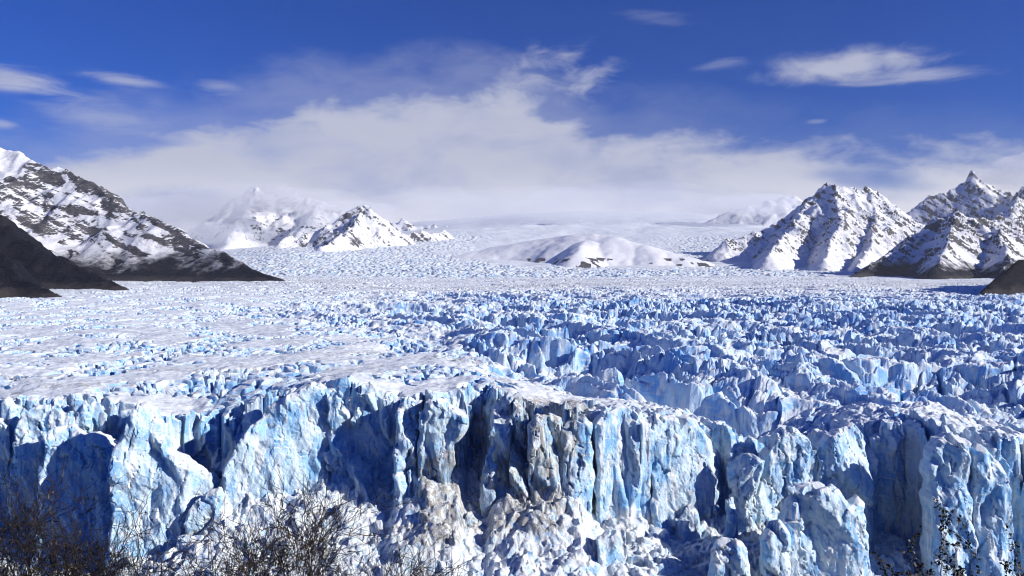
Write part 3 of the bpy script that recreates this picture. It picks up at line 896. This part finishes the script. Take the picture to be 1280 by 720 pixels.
# ------------------------------------------------------------------ mountains
def mountain(name, label, ridges, base_z, mat, res, ext, seed, rough=1.0, gap=0.0, snow=None, rscale=None, front=1.0, power=0.95):
    """ridge lines (x, y, z) with their own flank steepness; flanks fall away and are cut by gullies"""
    allp = np.array([p for r, _ in ridges for p in r], float)
    xa, xb = allp[:, 0].min() - ext, allp[:, 0].max() + ext
    ya, yb = allp[:, 1].min() - ext * front, allp[:, 1].max() + ext
    nx = int((xb - xa) / res) + 1; ny = int((yb - ya) / res) + 1
    Xg, Yg = np.meshgrid(np.linspace(xa, xb, nx), np.linspace(ya, yb, ny), indexing='xy')
    Xg = Xg.astype(np.float32); Yg = Yg.astype(np.float32)
    top = allp[:, 2].max() - base_z
    rs = rscale or top * 0.55
    wx_ = Xg + 0.09 * rs * fbm2(Xg / rs, Yg / rs, seed, 4); wy_ = Yg + 0.09 * rs * fbm2(Xg / rs + 7, Yg / rs, seed + 3, 4)
    Z = np.full(Xg.shape, base_z - 60.0, np.float32)
    for pts, steep in ridges:
        for (ax, ay, az), (bx, by, bz) in zip(pts[:-1], pts[1:]):
            ex, ey = bx - ax, by - ay
            tt = np.clip(((wx_ - ax) * ex + (wy_ - ay) * ey) / (ex * ex + ey * ey), 0, 1)
            dd = np.sqrt((wx_ - ax - ex * tt) ** 2 + (wy_ - ay - ey * tt) ** 2)
            zz = az + (bz - az) * tt
            Z = np.maximum(Z, zz - steep * (dd + 0.0) ** power * (top ** (1 - power)))
    hgt = np.clip((Z - base_z) / top, -0.2, 1.2)
    flank = sst(-0.05, 0.35, hgt)
    r = ridged2(Xg / rs, Yg / rs, seed + 11, 7, 0.54) - 1.0
    Z = Z + rough * top * flank * (0.085 * r) + rough * top * 0.035 * fbm2(Xg / (rs * 0.3), Yg / (rs * 0.3), seed + 21, 5, 0.55) * flank
    Z = np.where(Z < base_z - 55, base_z - 55, Z)
    if mat is M_WOOD:
        Z = Z + 5.0 * perlin2(Xg / 11, Yg / 11, seed + 41) * flank + 9 * fbm2(Xg / 60, Yg / 60, seed + 43, 4) * flank
    sn = np.zeros(Z.shape, np.float32)
    if snow is not None:
        sn = snow(Xg, Yg, Z, hgt).astype(np.float32)
    o = mesh_from(name, np.stack([Xg, Yg, Z], -1).reshape(-1, 3), grid_faces(ny, nx), mat, True, {'snow': sn})
    tag(o, label, kind='structure')
    return o


def RL(*p):
    return [W(*q) for q in p]


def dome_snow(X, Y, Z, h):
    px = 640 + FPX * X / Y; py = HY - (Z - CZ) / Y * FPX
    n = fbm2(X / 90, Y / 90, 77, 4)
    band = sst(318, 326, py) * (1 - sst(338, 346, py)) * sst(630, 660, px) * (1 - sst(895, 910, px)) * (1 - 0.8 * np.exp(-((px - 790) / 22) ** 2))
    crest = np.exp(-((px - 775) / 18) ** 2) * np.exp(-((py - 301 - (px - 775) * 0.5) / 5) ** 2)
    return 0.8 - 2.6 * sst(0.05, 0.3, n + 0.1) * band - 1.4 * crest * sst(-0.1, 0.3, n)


M_LEFT = mountain_material('snowy_rock_left', 0.008, 0.98, forest=(105, 185), slope_w=1.4, bedk=3.4, n1k=1.0, n2k=0.6, dip=0.42)
M_WOOD = mountain_material('dark_wooded_slope', 0.008, 9.0, forest=(900, 950))
M_PEAK = mountain_material('snowy_rock_peak', 0.007, 0.90, slope_w=1.9, bedk=2.6, dip=0.9, n1k=0.8, n2k=0.35)
M_RIGHT = mountain_material('snowy_rock_right', 0.0065, 1.14, forest=(80, 135), slope_w=1.9, dip=0.9, bedk=3.0, n1k=1.0, n2k=0.35)
M_FAR = mountain_material('far_snowy_rock', 0.003, 0.62, slope_w=1.6, bumpk=0.3)
M_HILL = mountain_material('snow_hill', 0.004, 0.60, slope_w=1.6, bumpk=0.12)

mountain('mountain', 'snow streaked mountain with dark wooded foot on the left side', [
    (RL((-420, 120, 4200), (-160, 150, 3900), (0, 186, 3600), (60, 205, 3500), (115, 232, 3350), (165, 262, 3150), (215, 285, 3000), (260, 306, 2850), (305, 328, 2680), (345, 346, 2540), (356, 351, 2500)), 0.62),
    (RL((-200, 200, 3600), (-120, 280, 2700), (-40, 340, 2100)), 0.6)],
    60, M_LEFT, 8.0, 700, 1000, 0.38, rscale=300, front=1.3,
    snow=lambda X, Y, Z, h: 1.3 * sst(0.55, 0.85, h) + 0.5 * (1 - sst(20, 110, 640 + FPX * X / Y)) * sst(0.35, 0.6, h) + 0.7 * (1 - sst(-2150, -1800, X)) * sst(0.4, 0.7, h))
mountain('mountain', 'dark bare wooded spur in front of the left mountain', [
    (RL((-300, 190, 2300), (-120, 225, 2100), (0, 272, 1950), (55, 312, 1850), (105, 338, 1780), (150, 358, 1720)), 0.75)],
    60, M_WOOD, 7.0, 160, 1100, 0.5)
mountain('mountain', 'nearest black wooded slope at the far left edge', [
    (RL((-300, 225, 1500), (-120, 265, 1420), (0, 312, 1360), (28, 344, 1330), (60, 362, 1300), (86, 372, 1280)), 0.9)],
    60, M_WOOD, 5.0, 110, 1200, 0.5)
mountain('mountain', 'black wooded slope cutting in at the far right edge', [
    (RL((1600, 190, 1900), (1420, 248, 1750), (1330, 292, 1650), (1280, 322, 1580), (1248, 348, 1520), (1226, 366, 1480)), 0.9)],
    60, M_WOOD, 6.0, 130, 1300, 0.5)
mountain('mountain', 'tall double headed snowy peak right of the middle', [
    (RL((905, 300, 5250), (930, 294, 5300), (970, 282, 5400), (1000, 258, 5450), (1020, 240, 5500), (1034, 230, 5500), (1060, 229, 5550), (1075, 238, 5550), (1086, 234, 5600), (1110, 252, 5650), (1135, 272, 5700), (1165, 288, 5750), (1230, 300, 5900)), 0.85),
    (RL((1040, 229, 5500), (1052, 268, 5150), (1040, 300, 4750), (1030, 322, 4350)), 0.85),
    (RL((1010, 250, 5480), (985, 290, 5050), (960, 318, 4500)), 0.8),
    (RL((1088, 235, 5600), (1095, 275, 5200), (1085, 310, 4700), (1070, 335, 4100)), 0.8)],
    70, M_PEAK, 8.0, 520, 1400, 0.55, rscale=200)
mountain('mountain', 'rocky snowy mountain with wooded foot near the right edge', [
    (RL((1050, 352, 3300), (1090, 330, 3550), (1125, 308, 3700), (1160, 285, 3800), (1180, 268, 3850), (1196, 262, 3850), (1215, 270, 3850), (1240, 274, 3900), (1280, 268, 4000), (1400, 240, 4300), (1600, 225, 4600)), 0.72),
    (RL((1196, 262, 3850), (1185, 300, 3450), (1170, 335, 3050)), 0.78),
    (RL((1240, 274, 3900), (1255, 310, 3400), (1262, 345, 2850)), 0.75),
    (RL((1400, 240, 4300), (1400, 300, 3400), (1380, 345, 2800)), 0.75)],
    58, M_RIGHT, 7.0, 330, 1500, 0.55, rscale=170)
mountain('mountain', 'distant range with a sharp dark pinnacle behind the right mountain', [
    (RL((1090, 290, 7200), (1140, 262, 7300), (1165, 245, 7400), (1195, 240, 7500), (1207, 228, 7500), (1217, 217, 7500), (1228, 232, 7500), (1245, 240, 7500), (1262, 248, 7400), (1285, 235, 7200), (1340, 215, 7000), (1500, 190, 7000)), 0.95),
    (RL((1285, 235, 7200), (1262, 262, 6700), (1240, 285, 6000)), 0.9)],
    200, M_PEAK, 14.0, 500, 1600, 0.8, rscale=330)
mountain('mountain', 'rocky white peak standing above the icefall left of the middle', [
    (RL((300, 322, 6000), (350, 305, 6200), (395, 292, 6400), (425, 272, 6450), (446, 259, 6500), (458, 258, 6500), (470, 268, 6500), (486, 283, 6550), (505, 290, 6650), (560, 292, 6900)), 0.8),
    (RL((455, 258, 6500), (440, 285, 6100), (405, 308, 5600)), 0.8)],
    150, M_PEAK, 12.0, 360, 1700, 1.0, rscale=260)
mountain('mountain', 'faint snowy massif half lost in cloud on the left', [
    (RL((180, 300, 9000), (240, 285, 9100), (280, 262, 9200), (298, 246, 9200), (322, 236, 9300), (350, 246, 9300), (385, 250, 9200), (430, 258, 9200), (480, 275, 9200), (560, 285, 9200)), 0.75),
    (RL((322, 238, 9300), (300, 275, 8500), (285, 300, 7800)), 0.75),
    (RL((400, 252, 9200), (380, 285, 8400), (350, 303, 7700)), 0.75)],
    200, M_FAR, 18.0, 700, 1800, 1.0, rscale=420)
mountain('mountain', 'faint white summit in the mist left of the tall peak', [
    (RL((820, 300, 9000), (880, 278, 9200), (920, 262, 9300), (960, 250, 9400), (985, 246, 9400), (1010, 252, 9400), (1060, 275, 9400)), 0.6)],
    300, M_FAR, 20.0, 700, 1900, 0.7, rscale=420)
mountain('snow_hill', 'smooth snow dome with shaded left flank in the middle', [
    (RL((560, 322, 5200), (620, 308, 5300), (680, 299, 5300), (720, 293, 5200), (742, 292, 5150), (765, 296, 5050), (805, 306, 4950), (855, 320, 4800), (905, 337, 4600)), 0.36),
    (RL((735, 300, 4950), (720, 318, 4650)), 0.5)],
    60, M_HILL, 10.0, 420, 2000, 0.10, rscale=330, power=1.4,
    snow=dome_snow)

# ---- snow plateau and icefall behind the main glacier
cp = [150, 250, 300, 360, 450, 550, 640, 740, 850, 950, 1050, 1200, 1400]
rows = [(3000, [354] * 13),
        (3700, [347, 346, 345, 344, 342, 341, 341, 342, 343, 344, 345, 346, 347]),
        (4400, [340, 338, 335, 331, 332, 331, 333, 336, 337, 338, 338, 340, 340]),
        (5200, [336, 330, 324, 316, 321, 322, 324, 326, 326, 326, 326, 326, 326]),
        (6200, [330, 321, 315, 309, 308, 308, 312, 312, 312, 308, 308, 310, 312]),
        (7400, [322, 315, 311, 307, 299, 293, 293, 295, 293, 291, 293, 298, 300]),
        (9000, [316, 311, 309, 304, 295, 285, 281, 280, 280, 281, 286, 292, 295]),
        (12000, [300, 300, 298, 290, 282, 274, 266, 262, 264, 270, 276, 285, 290])]
dd_ = [3000.0]
while dd_[-1] < 12000:
    dd_.append(dd_[-1] * (1.0024 if dd_[-1] < 7800 else 1.006))
dd_ = np.array(dd_)
pp_ = np.linspace(150, 1400, 1000)
tab = np.array([[CZ + (HY - q) / FPX * r for q in v] for r, v in rows])
rowd = np.array([r for r, _ in rows])
tmp = np.array([np.interp(pp_, cp, t_) for t_ in tab])
k_ = np.ones(41) / 41
tmp = np.array([np.convolve(np.pad(t_, 20, mode='edge'), k_, 'valid') for t_ in tmp])
Zs = np.array([np.interp(dd_, rowd, tmp[:, i]) for i in range(len(pp_))]).T
Zs = np.array([np.convolve(np.pad(Zs[:, i], 10, mode='edge'), np.ones(21) / 21, 'valid') for i in range(Zs.shape[1])]).T
Dm, Pm = np.meshgrid(dd_, pp_, indexing='ij')
Xs = ((Pm - 640) / FPX * Dm).astype(np.float32); Ys = Dm.astype(np.float32)
fallm = sst(220, 330, Pm) * (1 - sst(540, 640, Pm + 60 * fbm2(Xs / 500, Ys / 500, 901, 3))) * (1 - sst(7300, 8200, Dm))
fallm = np.maximum(fallm, (1 - sst(4300, 4900, Dm + 500 * fbm2(Xs / 500, Ys / 500, 903, 3))) * 0.9)
fallm = np.maximum(fallm, 0.8 * np.exp(-((Pm - 880) / 60) ** 2) * sst(5000, 5600, Dm) * (1 - sst(7000, 7600, Dm)))
F1, F2, ID, OX, OY = worley2(Xs / 27 + fbm2(Xs / 90, Ys / 90, 911, 3), Ys / 42, 907)
rel = 3.8 * facets(ID, OX, OY, 2.0) - 8 * (1 - sst(0.02, 0.3, F2 - F1))
Zs = Zs + fallm * rel + (1 - fallm) * 9 * fbm2(Xs / 380, Ys / 500, 921, 5, 0.5)
snowfield = mesh_from('snowfield', np.stack([Xs, Ys, Zs], -1).reshape(-1, 3), grid_faces(len(dd_), len(pp_)), M_FALL, True, {'dirt_shade': np.zeros(Zs.size)})
tag(snowfield, 'icefall and snow plateau climbing into the cloud', kind='structure')

# ------------------------------------------------------------------ lake, near hillside
m, t, b = new_mat('lake_water')
b.inputs['Base Color'].default_value = (0.05, 0.12, 0.14, 1)
b.inputs['Roughness'].default_value = 0.12
lake = mesh_from('lake', [(-14000, -900, -22), (14000, -900, -22), (14000, 13500, -22), (-14000, 13500, -22)], np.array([[0, 1, 2, 3]]), m, False)
tag(lake, kind='structure')
m, t, b = new_mat('hillside_soil')
geo = t.n('ShaderNodeNewGeometry')
gn = t.noise(geo.outputs['Position'], 1.2, 6, 0.65)
t.link(t.mix(t.ss(gn, 0.4, 0.65), (0.05, 0.042, 0.032), (0.10, 0.085, 0.06)), b.inputs['Base Color'])
b.inputs['Roughness'].default_value = 0.95


def hill_z(x, y):
    return CZ + np.interp(y, [-60, -5, 2, 6, 10, 14, 20, 250], [6, -1.6, -1.75, -3.4, -5.4, -7.6, -11.5, -150]) + 0.25 * fbm2(np.asarray(x, float) / 3.0, np.asarray(y, float) / 3.0, 701, 3)


hx, hyv = np.meshgrid(np.linspace(-120, 120, 160), np.concatenate([np.linspace(-60, 24, 120), np.linspace(26, 250, 60)]), indexing='xy')
hillside = mesh_from('ground', np.stack([hx, hyv, hill_z(hx, hyv)], -1).reshape(-1, 3), grid_faces(*hx.shape), m)
tag(hillside, kind='structure')

# ------------------------------------------------------------------ shrubs on the near hillside
m, t, b = new_mat('dark_bark')
geo = t.n('ShaderNodeNewGeometry')
bn = t.noise(geo.outputs['Position'], 14.0, 5, 0.6)
t.link(t.mix(t.ss(bn, 0.35, 0.7), (0.018, 0.012, 0.009), (0.060, 0.040, 0.027)), b.inputs['Base Color'])
b.inputs['Roughness'].default_value = 0.85
M_BARK = m
m, t, b = new_mat('lichened_bark')
geo = t.n('ShaderNodeNewGeometry')
bn = t.noise(geo.outputs['Position'], 11.0, 5, 0.65)
t.link(t.mix(t.ss(bn, 0.58, 0.68), (0.020, 0.014, 0.010), (0.34, 0.28, 0.19)), b.inputs['Base Color'])
b.inputs['Roughness'].default_value = 0.9
M_LICHEN = m
m, t, b = new_mat('small_dark_leaves')
geo = t.n('ShaderNodeNewGeometry')
bn = t.noise(geo.outputs['Position'], 9.0, 4, 0.6)
t.link(t.mix(t.ss(bn, 0.35, 0.7), (0.028, 0.030, 0.014), (0.095, 0.070, 0.034)), b.inputs['Base Color'])
b.inputs['Roughness'].default_value = 0.55
M_LEAF = m


class Tubes:
    def __init__(self):
        self.V = []; self.F = []; self.n = 0

    def tube(self, pts, rads, sides=4):
        pts = [Vector(p) for p in pts]
        k0 = self.n
        for i, (p, r) in enumerate(zip(pts, rads)):
            d = (pts[min(i + 1, len(pts) - 1)] - pts[max(i - 1, 0)]).normalized()
            a = d.orthogonal().normalized(); c = d.cross(a)
            for s in range(sides):
                an = 2 * math.pi * s / sides
                q = p + a * (math.cos(an) * r) + c * (math.sin(an) * r)
                self.V.append(q[:]); self.n += 1
        for i in range(len(pts) - 1):
            for s in range(sides):
                s2 = (s + 1) % sides
                self.F.append((k0 + i * sides + s, k0 + i * sides + s2, k0 + (i + 1) * sides + s2, k0 + (i + 1) * sides + s))

    def leaf(self, p, d, size, rnd):
        n = Vector((rnd.gauss(0, 1), rnd.gauss(0, 1), rnd.gauss(0, 1))).normalized()
        s = d.cross(n)
        if s.length < 1e-4:
            return
        s.normalize()
        k = self.n
        for q in (p, p + d * size * 0.5 + s * size * 0.32, p + d * size, p + d * size * 0.5 - s * size * 0.32):
            self.V.append(q[:]); self.n += 1
        self.F.append((k, k + 1, k + 2, k + 3))

    def build(self, name, mat, parent, smooth=True):
        o = mesh_from(name, np.array(self.V), np.array(self.F), mat, smooth)
        o.parent = parent
        return o


def limb(p, d, L, r, rnd, droop=0.0, wig=0.25, seg=6):
    pts = [p.copy()]; rads = [r]
    dd = d.normalized()
    for i in range(seg):
        dd = (dd + Vector((rnd.gauss(0, wig), rnd.gauss(0, wig), rnd.gauss(0, wig) + 0.05 - droop)) * 0.5).normalized()
        pts.append(pts[-1] + dd * (L / seg))
        rads.append(r * (1 - 0.72 * (i + 1) / seg))
    return pts, rads


def shrub(name, label, cat, px, py_top, d, spread, nstem, seed, bark, depth=3, leafy=False, group=None, stem_r=0.018, dens=1.0, tw_len=0.42):
    rnd = random.Random(seed)
    x = (px - 640) / FPX * d
    z = float(hill_z(x, d))
    ztop = W(px, py_top, d)[2]
    hgt = ztop - z
    root = bpy.data.objects.new(name, None)
    COL.objects.link(root)
    root.location = (x, d, z)
    tag(root, label, cat, group)
    st, tw, lf = Tubes(), Tubes(), Tubes()

    def grow(p, dr, L, r, lev):
        pts, rads = limb(p, dr, L, r, rnd, wig=0.22 + 0.06 * lev, seg=7 if lev == 0 else 5)
        (st if lev < 2 or leafy else tw).tube(pts, rads, 5 if lev == 0 else 3)
        if leafy and lev >= 1:
            for q in range(int(18 * dens)):
                i = rnd.randrange(1, len(pts))
                pp = pts[i] + Vector((rnd.gauss(0, .013), rnd.gauss(0, .013), rnd.gauss(0, .013)))
                lf.leaf(pp, Vector((rnd.gauss(0, 1), rnd.gauss(0, 1), rnd.gauss(0, 1))).normalized(), rnd.uniform(.03, .055), rnd)
        if lev >= depth:
            return
        nb_ = int((9 if lev == 0 else 5 if lev == 1 else 3) * dens + rnd.random())
        for b_ in range(nb_):
            i = rnd.randrange(2 if lev == 0 else 1, len(pts))
            ax = (pts[i] - pts[i - 1]).normalized()
            sd_ = Vector((rnd.gauss(0, 1), rnd.gauss(0, 1), rnd.gauss(0, 1)))
            sd_ = (sd_ - ax * sd_.dot(ax)).normalized()
            nd = (ax * rnd.uniform(0.6, 1.1) + sd_ * rnd.uniform(0.45, 0.9)).normalized()
            grow(pts[i], nd, L * rnd.uniform(0.30, 0.55) if lev == 0 else tw_len * rnd.uniform(0.6, 1.3) * (0.75 ** (lev - 1)), max(rads[i] * rnd.uniform(0.45, 0.7), 0.0045), lev + 1)

    for s in range(nstem):
        a = rnd.uniform(0, 2 * math.pi); q = rnd.random() ** 0.5
        off = Vector((math.cos(a) * q * spread * 0.45, math.sin(a) * q * spread * 0.3, 0))
        lean = Vector((math.cos(a) * q * 0.42 * min(1, spread / hgt * 1.2), math.sin(a) * q * 0.3, 1.0))
        fr = 1.0 if s == 0 else rnd.uniform(0.62, 0.95)
        grow(off - Vector((0, 0, 0.1)), lean, hgt * fr * (0.86 if leafy else 0.80), stem_r * rnd.uniform(0.7, 1.2), 0)
    st.build('stem', bark, root)
    if not leafy:
        tw.build('twigs', bark, root)
    if leafy:
        lf.build('foliage', M_LEAF, root, False)
    return root


SG = 'bare shrubs along the bottom of the view'
shrub('bare_shrub', 'tall dark bare shrub with lichen spotted stems in the bottom left corner', 'shrub', 28, 615, 9.5, 1.0, 10, 11, M_LICHEN, 3, group=SG, stem_r=0.026)
shrub('bare_shrub', 'dense dark bare shrub with pale forked tips next to the corner one', 'shrub', 78, 632, 9.8, 0.9, 10, 12, M_LICHEN, 3, group=SG, stem_r=0.024)
shrub('bare_shrub', 'thin reddish bare shrub in front of the white pinnacle foot', 'shrub', 138, 664, 9.5, 0.8, 7, 13, M_LICHEN, 3, group=SG, stem_r=0.016)
shrub('bare_shrub', 'low tangled bare shrub between the thin one and the fan shaped one', 'shrub', 205, 694, 9.6, 1.0, 7, 14, M_BARK, 3, group=SG, stem_r=0.012)
shrub('bare_shrub', 'large fan shaped black bare shrub before the crushed ice', 'shrub', 330, 638, 9.2, 0.95, 10, 15, M_BARK, 3, group=SG, stem_r=0.015)
shrub('bare_shrub', 'small bare shrub right of the fan shaped one', 'shrub', 398, 680, 9.4, 0.5, 3, 16, M_BARK, 3, group=SG, stem_r=0.011)
shrub('bare_shrub', 'tiny isolated bare shrub farthest from the left corner', 'shrub', 503, 682, 9.3, 0.45, 5, 17, M_BARK, 3, group=SG, stem_r=0.010)
LG = 'leafy shrubs at the bottom right'
shrub('leafy_shrub', 'dark leafy shrub standing before the pointed bluish column', 'shrub', 1205, 664, 9.3, 0.35, 4, 21, M_BARK, 2, True, LG, 0.012, 1.0, 0.25)
shrub('leafy_shrub', 'brownish twiggy leafy shrub close beside the darker one', 'shrub', 1236, 684, 9.6, 0.35, 3, 22, M_BARK, 2, True, LG, 0.012, 0.9, 0.25)
shrub('leafy_shrub', 'leafy shrub tip poking in at the bottom right corner', 'shrub', 1276, 690, 9.2, 0.3, 3, 23, M_BARK, 2, True, LG, 0.010, 1.0, 0.22)

# ------------------------------------------------------------------ air
m = bpy.data.materials.new('air')
m.use_nodes = True
nt = m.node_tree
nt.nodes.clear()
t = NT(nt)
o_ = t.n('ShaderNodeOutputMaterial')
v_ = t.n('ShaderNodeVolumePrincipled')
v_.inputs['Color'].default_value = (0.86, 0.90, 1.0, 1)
v_.inputs['Density'].default_value = 1.5e-5
v_.inputs['Anisotropy'].default_value = 0.1
t.link(v_.outputs[0], o_.inputs['Volume'])
hb = [(-15000, -1000, -42), (15000, -1000, -42), (15000, 14000, -42), (-15000, 14000, -42), (-15000, -1000, 1250), (15000, -1000, 1250), (15000, 14000, 1250), (-15000, 14000, 1250)]
haze = mesh_from('haze', hb, np.array([[3, 2, 1, 0], [4, 5, 6, 7], [0, 1, 5, 4], [1, 2, 6, 5], [2, 3, 7, 6], [3, 0, 4, 7]]), m, False)
tag(haze, kind='stuff')

# ------------------------------------------------------------------ mist lying on the far peaks and over the snow plateau
m = bpy.data.materials.new('mist')
m.use_nodes = True
nt = m.node_tree
nt.nodes.clear()
t = NT(nt)
o_ = t.n('ShaderNodeOutputMaterial')
v_ = t.n('ShaderNodeVolumePrincipled')
v_.inputs['Color'].default_value = (0.97, 0.975, 1.0, 1)
v_.inputs['Density'].default_value = 0.0014
t.link(v_.outputs[0], o_.inputs['Volume'])
m2 = m.copy()
m2.name = 'thin_mist'
m2.node_tree.nodes['Principled Volume'].inputs['Density'].default_value = 0.0003
rnd = random.Random(4)
for (px, py, d, rx, ry, rz) in [(215, 268, 8000, 900, 500, 190), (300, 250, 8200, 700, 420, 170), (365, 252, 8300, 620, 420, 150), (250, 292, 7700, 620, 380, 110), (430, 268, 8300, 560, 420, 150),
                                (600, 262, 9600, 1500, 1300, 260), (780, 258, 9900, 1500, 1300, 260), (940, 255, 8800, 600, 450, 120), (1268, 220, 7050, 330, 260, 110), (1300, 205, 7000, 360, 260, 120)]:
    c = np.array(W(px, py, d))
    th, ph = np.meshgrid(np.linspace(0, np.pi, 40), np.linspace(0, 2 * np.pi, 80, endpoint=False), indexing='ij')
    n = np.stack([np.sin(th) * np.cos(ph), np.sin(th) * np.sin(ph), np.cos(th)], -1).reshape(-1, 3).astype(np.float32)
    r = 1 + 0.30 * fbm3(n + rnd.uniform(0, 50), 0.6, 771, 4, 0.55)
    i = np.arange(40 * 80).reshape(40, 80)
    F = np.stack([i[:-1], i[1:], np.roll(i, -1, 1)[1:], np.roll(i, -1, 1)[:-1]], -1).reshape(-1, 4)
    o = mesh_from('mist', n * r[:, None] * np.array([rx, ry, rz]), F, m2 if ry > 1000 else m, True)
    o.location = c
    tag(o, kind='stuff')
